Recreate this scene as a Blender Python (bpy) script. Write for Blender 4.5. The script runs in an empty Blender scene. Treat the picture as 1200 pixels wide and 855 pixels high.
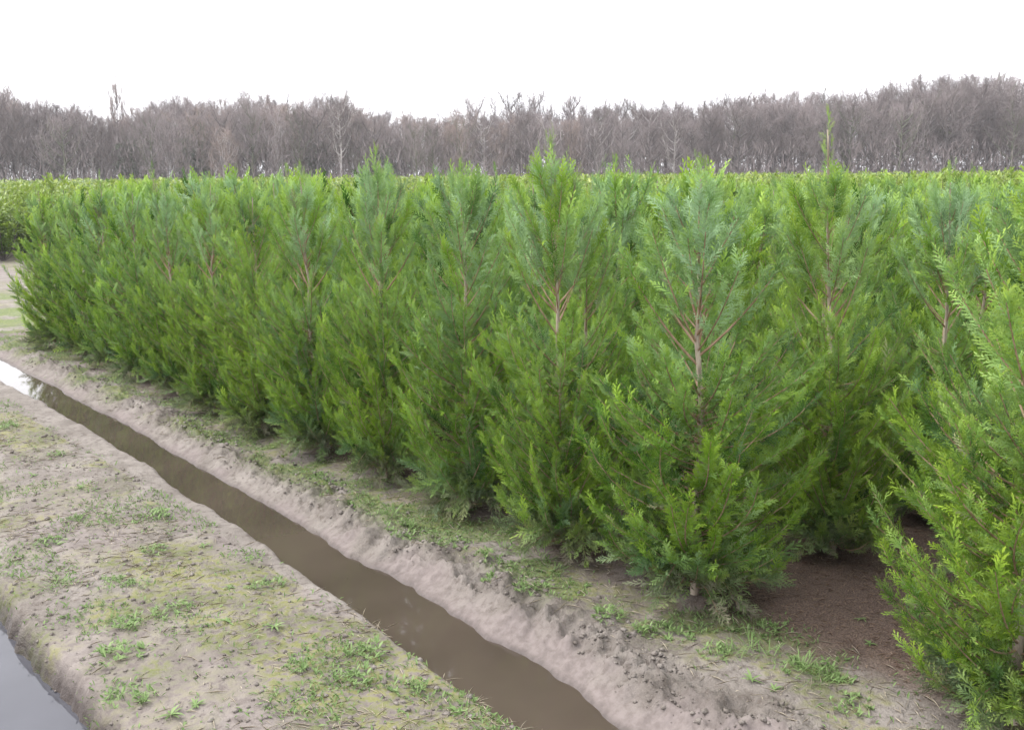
import bpy, math, random
import numpy as np
from mathutils import Matrix, Vector

scene = bpy.context.scene
rad = math.radians
random.seed(5)
RNG = np.random.default_rng(11)

# ------------------------------------------------------------------ camera
CAM_H = 1.85
cam_data = bpy.data.cameras.new('camera')
cam_data.lens = 36.0
cam_data.sensor_width = 36.0
cam_data.clip_start = 0.05
cam_data.clip_end = 2000.0
cam = bpy.data.objects.new('camera', cam_data)
scene.collection.objects.link(cam)
cam.matrix_world = (Matrix.Translation((0, 0, CAM_H)) @ Matrix.Rotation(rad(-39.8), 4, 'Z')
                    @ Matrix.Rotation(rad(90 - 10.6), 4, 'X') @ Matrix.Rotation(rad(-0.5), 4, 'Z'))
scene.camera = cam

# ------------------------------------------------------------------ sky: flat white winter overcast
SUN_EL, SUN_AZ = 48.0, -35.0      # azimuth measured from +Y towards +X
world = bpy.data.worlds.new('World')
scene.world = world
world.use_nodes = True
wn, wl = world.node_tree.nodes, world.node_tree.links
wn.clear()
w_out = wn.new('ShaderNodeOutputWorld')
w_bg = wn.new('ShaderNodeBackground')
w_sky = wn.new('ShaderNodeTexSky')
w_sky.sky_type = 'NISHITA'
w_sky.sun_disc = False
w_sky.sun_elevation = rad(SUN_EL)
w_sky.sun_rotation = rad(SUN_AZ)
w_sky.air_density = 1.0
w_sky.dust_density = 6.0
w_hsv = wn.new('ShaderNodeHueSaturation')
w_hsv.inputs['Saturation'].default_value = 0.25
w_mix = wn.new('ShaderNodeMix')
w_mix.data_type = 'RGBA'
w_mix.inputs[0].default_value = 0.82          # cloud deck hides most of the clear sky
w_mix.inputs[7].default_value = (11.4, 11.5, 12.0, 1)
wl.new(w_sky.outputs[0], w_hsv.inputs['Color'])
wl.new(w_hsv.outputs[0], w_mix.inputs[6])
wl.new(w_mix.outputs[2], w_bg.inputs['Color'])
w_bg.inputs['Strength'].default_value = 0.10
wl.new(w_bg.outputs[0], w_out.inputs['Surface'])

sun_data = bpy.data.lights.new('sun', 'SUN')
sun_data.energy = 1.3
sun_data.angle = rad(25)
sun_data.color = (1.0, 0.97, 0.92)
sun = bpy.data.objects.new('sun', sun_data)
scene.collection.objects.link(sun)
_d = Vector((math.sin(rad(SUN_AZ)) * math.cos(rad(SUN_EL)), math.cos(rad(SUN_AZ)) * math.cos(rad(SUN_EL)), math.sin(rad(SUN_EL))))
sun.rotation_euler = _d.to_track_quat('Z', 'Y').to_euler()
sun.location = (-8, 10, 20)

scene.view_settings.view_transform = 'Standard'
scene.view_settings.look = 'None'
scene.view_settings.gamma = 1.0
scene.view_settings.use_curve_mapping = False
scene.view_settings.exposure = 1.38
scene.cycles.max_bounces = 5
scene.cycles.diffuse_bounces = 2
scene.cycles.transmission_bounces = 3
scene.cycles.caustics_reflective = False
scene.cycles.caustics_refractive = False

# ------------------------------------------------------------------ helpers
COL = scene.collection


def mesh_np(name, verts, tris=None, quads=None, attrs=None, smooth=False):
    """numpy arrays -> mesh; attrs: {name: per-vertex float array}"""
    me = bpy.data.meshes.new(name)
    verts = np.asarray(verts, dtype=np.float32)
    me.vertices.add(len(verts))
    me.vertices.foreach_set('co', verts.ravel())
    parts, starts, totals, n = [], [], [], 0
    for arr, k in ((tris, 3), (quads, 4)):
        if arr is not None and len(arr):
            a = np.asarray(arr, dtype=np.int32)
            parts.append(a.ravel())
            starts.append(n + np.arange(len(a), dtype=np.int32) * k)
            n += a.size
    loops = np.concatenate(parts)
    st = np.concatenate(starts)
    me.loops.add(len(loops))
    me.loops.foreach_set('vertex_index', loops)
    me.polygons.add(len(st))
    me.polygons.foreach_set('loop_start', st.astype(np.int32))
    if smooth:
        me.polygons.foreach_set('use_smooth', np.ones(len(st), dtype=bool))
    me.update(calc_edges=True)
    me.validate()
    for k, v in (attrs or {}).items():
        a = me.attributes.new(k, 'FLOAT', 'POINT')
        a.data.foreach_set('value', np.asarray(v, dtype=np.float32))
    return me


def link(name, me, mat=None, parent=None, loc=None):
    o = bpy.data.objects.new(name, me)
    COL.objects.link(o)
    if mat is not None and me is not None and not me.materials:
        me.materials.append(mat)
    if parent is not None:
        o.parent = parent
    if loc is not None:
        o.location = loc
    return o


def tag(o, label=None, cat=None, group=None, kind=None):
    if label: o['label'] = label
    if cat: o['category'] = cat
    if group: o['group'] = group
    if kind: o['kind'] = kind
    return o


class Geo:
    """collects tris / quads with per-vertex float attributes"""
    def __init__(self):
        self.v, self.t, self.q, self.n, self.a = [], [], [], 0, {}

    def add(self, v, tris=None, quads=None, **at):
        v = np.asarray(v, dtype=np.float32).reshape(-1, 3)
        if tris is not None and len(tris): self.t.append(np.asarray(tris) + self.n)
        if quads is not None and len(quads): self.q.append(np.asarray(quads) + self.n)
        for k, val in at.items():
            self.a.setdefault(k, []).append(np.broadcast_to(np.asarray(val, dtype=np.float32), (len(v),)))
        self.v.append(v)
        self.n += len(v)

    def tube(self, pts, radii, k=5, **at):
        pts = np.asarray(pts, float)
        m = len(pts)
        tan = np.gradient(pts, axis=0)
        tan /= np.linalg.norm(tan, axis=1, keepdims=True) + 1e-9
        ref = np.array([0.31, 0.95, 0.05])
        u = np.cross(tan, ref); u /= np.linalg.norm(u, axis=1, keepdims=True) + 1e-9
        w = np.cross(tan, u)
        a = np.arange(k) * 2 * math.pi / k
        r = np.asarray(radii, float)[:, None, None]
        ring = pts[:, None, :] + r * (np.cos(a)[None, :, None] * u[:, None, :] + np.sin(a)[None, :, None] * w[:, None, :])
        i = np.arange(m - 1)[:, None] * k
        j = np.arange(k)[None, :]
        j2 = (j + 1) % k
        q = np.stack([i + j, i + j2, i + k + j2, i + k + j], -1).reshape(-1, 4)
        self.add(ring.reshape(-1, 3), quads=q, **at)

    def mesh(self, name, smooth=False):
        at = {k: np.concatenate(x) for k, x in self.a.items()}
        return mesh_np(name, np.concatenate(self.v), np.concatenate(self.t) if self.t else None,
                       np.concatenate(self.q) if self.q else None, at, smooth)


def _hash(ix, iy, seed):
    h = (ix.astype(np.int64) * 374761393 + iy.astype(np.int64) * 668265263 + seed * 1442695041) & 0xFFFFFFFF
    h = ((h ^ (h >> 13)) * 1274126177) & 0xFFFFFFFF
    return ((h ^ (h >> 16)) & 0xFFFF) / 65535.0


def vnoise(x, y, seed=0):
    ix, iy = np.floor(x), np.floor(y)
    fx, fy = x - ix, y - iy
    fx = fx * fx * fx * (fx * (fx * 6 - 15) + 10); fy = fy * fy * fy * (fy * (fy * 6 - 15) + 10)
    a, b = _hash(ix, iy, seed), _hash(ix + 1, iy, seed)
    c, d = _hash(ix, iy + 1, seed), _hash(ix + 1, iy + 1, seed)
    return (a + (b - a) * fx) * (1 - fy) + (c + (d - c) * fx) * fy


def fbm(x, y, seed=0, oct=4, gain=0.5):
    s, amp, tot = 0.0, 1.0, 0.0
    c, sn = 0.8, 0.6
    for o in range(oct):
        s = s + amp * vnoise(x, y, seed + o * 17)
        tot += amp
        amp *= gain
        x, y = (x * c - y * sn) * 2.03 + 3.1, (x * sn + y * c) * 2.03 - 1.7
    return s / tot


def sstep(a, b, x):
    t = np.clip((x - a) / (b - a), 0, 1)
    return t * t * (3 - 2 * t)


def norm(v):
    return v / (np.linalg.norm(v, axis=-1, keepdims=True) + 1e-9)


# ------------------------------------------------------------------ materials
class NT:
    def __init__(self, name):
        self.m = bpy.data.materials.new(name)
        self.m.use_nodes = True
        self.n, self.l = self.m.node_tree.nodes, self.m.node_tree.links
        self.n.clear()
        self.out = self.n.new('ShaderNodeOutputMaterial')

    def new(self, t, **kw):
        nd = self.n.new(t)
        for k, v in kw.items(): setattr(nd, k, v)
        return nd

    def attr(self, name):
        return self.new('ShaderNodeAttribute', attribute_name=name).outputs['Fac']

    def noise(self, scale, detail=4, rough=0.55, vec=None, dim='3D'):
        nd = self.new('ShaderNodeTexNoise')
        nd.inputs['Scale'].default_value = scale
        nd.inputs['Detail'].default_value = detail
        nd.inputs['Roughness'].default_value = rough
        if vec is not None: self.l.new(vec, nd.inputs['Vector'])
        return nd.outputs['Fac']

    def sock(self, inp, v):
        if isinstance(v, bpy.types.NodeSocket): self.l.new(v, inp)
        elif isinstance(v, (tuple, list)): inp.default_value = tuple(v) + ((1,) if len(v) == 3 and inp.type == 'RGBA' else ())
        else: inp.default_value = v

    def mix(self, f, a, b, blend='MIX'):
        nd = self.new('ShaderNodeMix', data_type='RGBA', blend_type=blend)
        self.sock(nd.inputs[0], f); self.sock(nd.inputs[6], a); self.sock(nd.inputs[7], b)
        return nd.outputs[2]

    def math(self, op, a, b=0.0, c=0.0):
        nd = self.new('ShaderNodeMath', operation=op)
        self.sock(nd.inputs[0], a); self.sock(nd.inputs[1], b)
        if op in ('MULTIPLY_ADD',): self.sock(nd.inputs[2], c)
        return nd.outputs[0]

    def ramp(self, f, a, b, lo=0.0, hi=1.0):
        nd = self.new('ShaderNodeMapRange', interpolation_type='SMOOTHSTEP')
        self.sock(nd.inputs[0], f)
        nd.inputs[1].default_value, nd.inputs[2].default_value = a, b
        nd.inputs[3].default_value, nd.inputs[4].default_value = lo, hi
        return nd.outputs[0]

    def bsdf(self, color, rough=0.7, spec=0.3, normal=None, **kw):
        nd = self.new('ShaderNodeBsdfPrincipled')
        self.sock(nd.inputs['Base Color'], color)
        self.sock(nd.inputs['Roughness'], rough)
        self.sock(nd.inputs['Specular IOR Level'], spec)
        for k, v in kw.items(): self.sock(nd.inputs[k], v)
        if normal is not None: self.l.new(normal, nd.inputs['Normal'])
        return nd.outputs[0]

    def bump(self, h, dist=0.01, strength=1.0, normal=None):
        nd = self.new('ShaderNodeBump')
        nd.inputs['Distance'].default_value = dist
        nd.inputs['Strength'].default_value = strength
        self.l.new(h, nd.inputs['Height'])
        if normal is not None: self.l.new(normal, nd.inputs['Normal'])
        return nd.outputs[0]

    def leafy(self, color, rough=0.55, spec=0.35, trans=0.3):
        b = self.bsdf(color, rough, spec)
        t = self.new('ShaderNodeBsdfTranslucent')
        self.sock(t.inputs['Color'], color)
        mx = self.new('ShaderNodeMixShader')
        mx.inputs[0].default_value = trans
        self.l.new(b, mx.inputs[1]); self.l.new(t.outputs[0], mx.inputs[2])
        self.l.new(mx.outputs[0], self.out.inputs['Surface'])
        return self.m

    def done(self, shader):
        self.l.new(shader, self.out.inputs['Surface'])
        return self.m


def mat_foliage():
    n = NT('conifer_foliage')
    rnd = n.new('ShaderNodeObjectInfo').outputs['Random']
    tip, hue, blue, dead = n.attr('tip'), n.attr('hue'), n.attr('blue'), n.attr('dead')
    c = n.mix(hue, (0.016, 0.064, 0.010), (0.084, 0.232, 0.018))
    young = n.math('MULTIPLY', tip, n.ramp(hue, 0.1, 0.9, 0.10, 1.0))
    young = n.math('MULTIPLY', young, n.ramp(rnd, 0, 1, 0.75, 1.0))
    c = n.mix(young, c, (0.380, 0.490, 0.055))
    c = n.mix(n.math('MULTIPLY', blue, n.ramp(rnd, 0, 1, 0.95, 0.6)), c, (0.320, 0.460, 0.270))
    c = n.mix(dead, c, (0.20, 0.175, 0.135))
    return n.leafy(c, 0.72, 0.12, 0.20)


def mat_bark(name, a, b, scale=18):
    n = NT(name)
    tc = n.new('ShaderNodeTexCoord').outputs['Object']
    mp = n.new('ShaderNodeMapping'); mp.inputs['Scale'].default_value = (1, 1, 0.25)
    n.l.new(tc, mp.inputs['Vector'])
    f = n.noise(scale, 5, 0.65, mp.outputs[0])
    c = n.mix(n.ramp(f, 0.3, 0.7), a, b)
    return n.done(n.bsdf(c, 0.85, 0.2, n.bump(f, 0.004, 0.6)))


def mat_twig(name, a, b):
    n = NT(name)
    rnd = n.new('ShaderNodeObjectInfo').outputs['Random']
    return n.done(n.bsdf(n.mix(rnd, a, b), 0.9, 0.1))


def mat_laurel():
    n = NT('laurel_leaf')
    hue = n.attr('hue')
    rnd = n.new('ShaderNodeObjectInfo').outputs['Random']
    c = n.mix(hue, (0.050, 0.120, 0.018), (0.31, 0.38, 0.060))
    c = n.mix(n.ramp(rnd, 0, 1, 0, 0.35), c, (0.16, 0.27, 0.03))
    return n.leafy(c, 0.38, 0.45, 0.28)


def mat_weed():
    n = NT('weed_leaf')
    hue = n.attr('hue')
    c = n.mix(hue, (0.085, 0.150, 0.040), (0.23, 0.32, 0.125))
    return n.leafy(c, 0.6, 0.25, 0.3)


def mat_straw():
    n = NT('straw')
    return n.done(n.bsdf(n.mix(n.attr('hue'), (0.24, 0.20, 0.155), (0.42, 0.37, 0.29)), 0.9, 0.15))


def mat_litter():
    n = NT('needle_litter')
    return n.done(n.bsdf(n.mix(n.attr('hue'), (0.085, 0.050, 0.034), (0.31, 0.225, 0.165)), 0.9, 0.1))


def mat_ground():
    n = NT('ground_soil')
    pos = n.new('ShaderNodeNewGeometry').outputs['Position']
    moss, wet, sand, lit, grass = (n.attr(k) for k in ('moss', 'wet', 'sand', 'litter', 'grass'))
    n1 = n.noise(3.2, 6, 0.62, pos)
    n2 = n.noise(26, 5, 0.65, pos)
    n3 = n.noise(140, 3, 0.6, pos)
    c = n.mix(n.ramp(n1, 0.32, 0.68), (0.148, 0.128, 0.113), (0.240, 0.214, 0.193))
    c = n.mix(n.ramp(n2, 0.30, 0.52, 0.75, 0.0), c, (0.082, 0.065, 0.054))
    c = n.mix(n.ramp(n3, 0.55, 0.72, 0.0, 0.55), c, (0.28, 0.24, 0.205))
    sc = n.mix(n.ramp(n2, 0.35, 0.65), (0.143, 0.119, 0.111), (0.192, 0.162, 0.153))
    c = n.mix(sand, c, sc)
    mf = n.math('MULTIPLY', moss, n.ramp(n2, 0.38, 0.60))
    c = n.mix(mf, c, n.mix(n.ramp(n1, 0.4, 0.6), (0.120, 0.130, 0.055), (0.180, 0.175, 0.072)))
    gf = n.math('MULTIPLY', grass, n.ramp(n3, 0.35, 0.6, 0.35, 1.0))
    c = n.mix(gf, c, n.mix(n.ramp(n2, 0.35, 0.65), (0.072, 0.115, 0.027), (0.145, 0.18, 0.042)))
    lc = n.mix(n.ramp(n3, 0.35, 0.65), (0.070, 0.046, 0.036), (0.165, 0.118, 0.094))
    c = n.mix(lit, c, lc)
    wetc = n.mix(1.0, c, (0.34, 0.31, 0.30), 'MULTIPLY')
    c = n.mix(wet, c, wetc)
    h = n.math('ADD', n.math('MULTIPLY', n2, 1.0), n.math('MULTIPLY', n3, 0.35))
    h = n.math('MULTIPLY', h, n.ramp(sand, 0, 1, 1.0, 0.25))
    bmp = n.bump(h, 0.018, 0.9)
    rough = n.ramp(wet, 0, 1, 0.92, 0.45)
    return n.done(n.bsdf(c, rough, 0.25, bmp))


def mat_water(name, deep):
    n = NT(name)
    pos = n.new('ShaderNodeNewGeometry').outputs['Position']
    f = n.noise(9, 3, 0.5, pos)
    g = n.noise(1.6, 3, 0.5, pos)
    c = n.mix(n.ramp(g, 0.3, 0.7), deep, tuple(x * 1.35 for x in deep))
    return n.done(n.bsdf(c, 0.04, 0.5, n.bump(f, 0.0012, 0.5), IOR=1.333))


M = dict(foliage=mat_foliage(),
         bark=mat_bark('conifer_bark', (0.19, 0.15, 0.115), (0.42, 0.355, 0.285), 30),
         twigbark=mat_bark('conifer_twig_bark', (0.19, 0.115, 0.07), (0.38, 0.27, 0.185), 25),
         wood=mat_bark('woodland_bark', (0.080, 0.068, 0.064), (0.155, 0.135, 0.130), 3),
         birch=mat_bark('birch_bark', (0.30, 0.27, 0.26), (0.52, 0.48, 0.46), 3),
         mossy=mat_bark('mossy_bark', (0.095, 0.105, 0.065), (0.18, 0.185, 0.13), 3),
         twig=mat_twig('woodland_twig', (0.135, 0.112, 0.108), (0.285, 0.242, 0.238)),
         redtwig=mat_twig('reddish_twig', (0.25, 0.195, 0.175), (0.30, 0.24, 0.215)),
         ivy=mat_twig('dark_evergreen_leaf', (0.105, 0.125, 0.085), (0.15, 0.17, 0.12)),
         laurel=mat_laurel(), weed=mat_weed(), straw=mat_straw(), litter=mat_litter(), ground=mat_ground(),
         mud=mat_water('muddy_ditch_water', (0.054, 0.042, 0.033)),
         pool=mat_water('dark_ditch_water', (0.050, 0.050, 0.060)))

# ------------------------------------------------------------------ ground (one sheet, two trenches, crumbly bank)
WATER_Z, POOL_Z = -0.085, -0.12
ROW0, ROW_DX, ROW_DY = 3.31, 0.93, 0.82


def ditch_left(y):      # lip of the berm on the left of the narrow ditch
    return np.interp(y, [0, 2.4, 3.0, 3.8, 4.75, 5.9, 7.8, 10.0, 17.0], [2.02, 2.05, 2.09, 2.16, 2.23, 2.26, 2.34, 2.35, 2.40]) + 0.05 * (fbm(y * 0.9, y * 0 + 3.3, 5) - 0.5) + 0.035 * (fbm(y * 5.0, y * 0 + 9.3, 6) - 0.5)


def ditch_right(y):     # shoreline on the right
    return np.interp(y, [0, 2.3, 3.3, 4.5, 6.5, 8.0, 11.0, 17.0], [2.40, 2.41, 2.49, 2.56, 2.61, 2.68, 2.70, 2.74]) + 0.06 * (fbm(y * 1.1, y * 0 + 1.3, 7) - 0.5) + 0.12 * (fbm(y * 3.8, y * 0 + 7.7, 8, 2) - 0.5) * sstep(6.0, 3.8, y) + 0.03 * (fbm(y * 9, y * 0 + 2.7, 9, 2) - 0.5)


def terrain(x, y):
    x = np.asarray(x, float); y = np.asarray(y, float)
    near = sstep(40, 12, np.hypot(x, y))
    z = 0.05 * (fbm(x * 0.9, y * 0.9, 21) - 0.5) * near
    rough = 0.050 * (fbm(x * 5, y * 5, 31, 5, 0.6) - 0.5) * near
    # left (pool) ditch
    e2 = 0.965 + 0.05 * (fbm(y * 3, y * 0 + 2.0, 12) - 0.5) + 0.05 * (fbm(y * 11, y * 0 + 5.0, 14) - 0.5)
    pool = sstep(e2 + 0.09, e2 - 0.09, x) * sstep(-0.75, -0.45, x)
    yend = sstep(17.5, 16.0, y) * sstep(-9, -7, y)
    # main ditch
    dl, dr = ditch_left(y), ditch_right(y)
    ditch = sstep(dl - 0.02, dl + 0.09, x) * (1 - sstep(dr - 0.10, dr + 0.05, x)) * yend
    # crumbly bank right of the ditch
    bank = sstep(dr, dr + 0.20, x) * sstep(dr + 0.52, dr + 0.22, x) * yend
    slope = (1 - sstep(dr - 0.02, dr + 0.26, x)) * sstep(dl, dl + 0.1, x) * yend
    clod = 1 - np.abs(fbm(x * 8, y * 8, 41, 2, 0.5) - 0.5) * 3.2
    crumb = np.abs(fbm(x * 19, y * 19, 43, 3, 0.6) - 0.5) * 2
    smooth = np.clip(slope * 1.3, 0, 1)
    z = z + rough * (1 - 0.85 * smooth) * (0.75 + 0.9 * bank)
    z = z + bank * (0.012 + 0.040 * (clod - 0.6) + 0.050 * (crumb - 0.2))
    z = z - 0.078 * slope - 0.16 * ditch
    z = z - (0.38 + 0.02 * (clod - 0.6)) * pool * yend
    z = z + 0.018 * sstep(e2 + 0.1, 1.5, x) * sstep(dl + 0.02, 1.75, x)
    return z


def axis(segs):
    out = []
    for a, b, d in segs:
        out.append(np.arange(a, b - 1e-6, d))
    return np.concatenate(out)


def growing(a, b, d0, g):
    pts, d = [a], d0
    while pts[-1] < b:
        d *= g
        pts.append(pts[-1] + d)
    return np.array(pts)


gx = np.concatenate([-growing(0.7, 420, 0.10, 1.22)[::-1], axis([(-0.65, 0.6, 0.05), (0.6, 3.6, 0.015)]), growing(3.6, 420, 0.03, 1.07)])
gy = np.concatenate([-growing(-1.0, 120, 0.10, 1.25)[::-1] if False else -growing(0.0, 120, 0.10, 1.22)[::-1][:-1],
                     axis([(0.0, 1.4, 0.05), (1.4, 5.2, 0.015), (5.2, 8.0, 0.025), (8.0, 14.0, 0.05)]), growing(14.0, 420, 0.08, 1.08)])
GX, GY = np.meshgrid(gx, gy)
GZ = terrain(GX, GY)
nx, ny = len(gx), len(gy)
idx = (np.arange(ny - 1)[:, None] * nx + np.arange(nx - 1)[None, :])
quads = np.stack([idx, idx + 1, idx + nx + 1, idx + nx], -1).reshape(-1, 4)
x, y = GX, GY
dl, dr = ditch_left(y), ditch_right(y)
yend = sstep(17.5, 16.0, y)
blot = fbm(x * 1.7, y * 1.7, 61)
blot2 = fbm(x * 4.2, y * 4.2, 71)
moss = np.clip(sstep(0.46, 0.62, blot) * (x < 2.1) + sstep(0.47, 0.60, blot2) * sstep(2.75, 2.95, x) * 0.8, 0, 1)
moss = np.maximum(moss, 0.35 * sstep(0.4, 0.6, blot2) * (x < 2.0))
sw = 0.03 + 0.15 * sstep(4.8, 2.6, y)
sand = sstep(dr - 0.12, dr - 0.02, x) * (1 - sstep(dr + sw - 0.05, dr + sw + 0.10, x + 0.30 * (blot2 - 0.5))) * yend
sand = np.maximum(sand, 0.55 * sstep(0.55, 0.66, fbm(x * 1.3 + 8, y * 1.3, 81)) * (x < 2.1))
sand = np.maximum(sand, 0.7 * sstep(17, 20, y) * sstep(0.4, 0.6, blot))
wet = np.clip((POOL_Z + 0.10 - GZ) / 0.06, 0, 1) * (x < 1.4)
wet = np.maximum(wet, np.clip((WATER_Z + 0.022 - GZ) / 0.02, 0, 1) * (x > 1.6) * 0.75)
dig = sstep(dr + 0.10, dr + 0.22, x) * sstep(dr + 0.55, dr + 0.30, x) * yend * sstep(0.30, 0.50, blot2)
wet = np.maximum(wet, 0.26 * dig)
litter = sstep(3.05, 3.55, x + 0.5 * (blot - 0.5)) * sstep(13.8, 12.8, y) * sstep(40, 20, x)
grass = 0.9 * sstep(0.52, 0.62, fbm(x * 3.1 + 4, y * 3.1, 91)) * sstep(2.72, 2.95, x) * sstep(3.6, 3.3, x)
grass = np.maximum(grass, sstep(13.2, 14.5, y) * sstep(20, 17, y) * sstep(0.42, 0.52, blot))
grass = np.maximum(grass, sstep(7.5, 9.5, y) * sstep(2.8, 2.95, x) * sstep(3.5, 3.2, x) * sstep(0.45, 0.55, blot2) * 0.8)
gme = mesh_np('ground', np.stack([GX, GY, GZ], -1).reshape(-1, 3), quads=quads, smooth=True,
              attrs={'moss': moss.ravel(), 'wet': wet.ravel(), 'sand': sand.ravel(), 'litter': litter.ravel(), 'grass': grass.ravel()})
tag(link('ground', gme, M['ground']), kind='structure')


def strip(name, x0, x1, y0, y1, z, mat):
    ys = np.linspace(y0, y1, 40)
    v = np.concatenate([np.stack([np.full(40, x0), ys, np.full(40, z)], -1), np.stack([np.full(40, x1), ys, np.full(40, z)], -1)])
    i = np.arange(39)
    q = np.stack([i, i + 40, i + 41, i + 1], -1)
    return tag(link(name, mesh_np(name, v, quads=q), mat), kind='structure')


strip('ditch_water', 1.97, 2.95, -8.5, 17.3, WATER_Z, M['mud'])
strip('pool_water', -0.66, 1.10, -8.5, 17.3, POOL_Z, M['pool'])


# ------------------------------------------------------------------ conifers
def frond_template(rng, npair=7, sub=2, wid=1.0, reach=0.22):
    """narrow flat fern-like spray, axis +Y (0..1), lateral +-X"""
    v, t, tip = [], [], []

    def tri(a, b, c, ta, tb, tc):
        k = len(v)
        v.extend([a, b, c]); tip.extend([ta, tb, tc]); t.append((k, k + 1, k + 2))
    w = 0.020 * wid
    tri((-w, 0, 0), (w, 0, 0), (0, 1.0, 0), 0, 0, 1)
    n = npair * 2
    for i in range(n):
        s = 0.06 + 0.88 * (i + 0.5) / n + rng.normal(0, 0.012)
        side = 1 if i % 2 else -1
        prof = (0.65 + 0.35 * s / 0.3) if s < 0.3 else (1 - s) / 0.7
        ln = (reach * prof ** 0.8 + 0.065) * rng.uniform(0.75, 1.2)
        ang = rad(46 - 16 * s + rng.normal(0, 7))
        d = np.array([side * math.sin(ang), math.cos(ang), rng.normal(0, 0.22)])
        pr = np.array([-d[1], d[0], 0.0])
        b = np.array([0, s, 0.0])
        hw = 0.022 * wid
        e = b + d * ln + np.array([0, 0.10 * ln, 0])
        m = b + d * ln * 0.36
        tp0, tp1 = 0.15 + 0.5 * s, 0.6 + 0.4 * s
        k = len(v)
        v.extend([tuple(b), tuple(m + pr * hw), tuple(e), tuple(m - pr * hw)])
        tip.extend([tp0, (tp0 + tp1) / 2, tp1, (tp0 + tp1) / 2])
        t.extend([(k, k + 1, k + 2), (k, k + 2, k + 3)])
        for j in range(sub):
            u = 0.25 + 0.6 * (j + 0.5) / sub
            sd = 1 if (j + i) % 2 else -1
            sl = ln * 0.48 * (1 - 0.4 * u) * rng.uniform(0.75, 1.2)
            dd = d * 0.78 + pr * sd * 0.62
            bb = b + d * ln * u
            tri(tuple(bb - d * 0.020 * wid), tuple(bb + d * 0.024 * wid), tuple(bb + dd * sl), tp0, tp0, tp1)
    return np.array(v), np.array(t), np.array(tip)


_fr = np.random.default_rng(3)
FR_HI = [frond_template(_fr, 6, 2, 1.15, 0.26) for _ in range(3)]
FR_MID = [frond_template(_fr, 5, 0, 1.9, 0.26) for _ in range(3)]


def bezier(p0, p1, p2, n):
    s = np.linspace(0, 1, n)[:, None]
    return (1 - s) ** 2 * p0 + 2 * s * (1 - s) * p1 + s * s * p2


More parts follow.
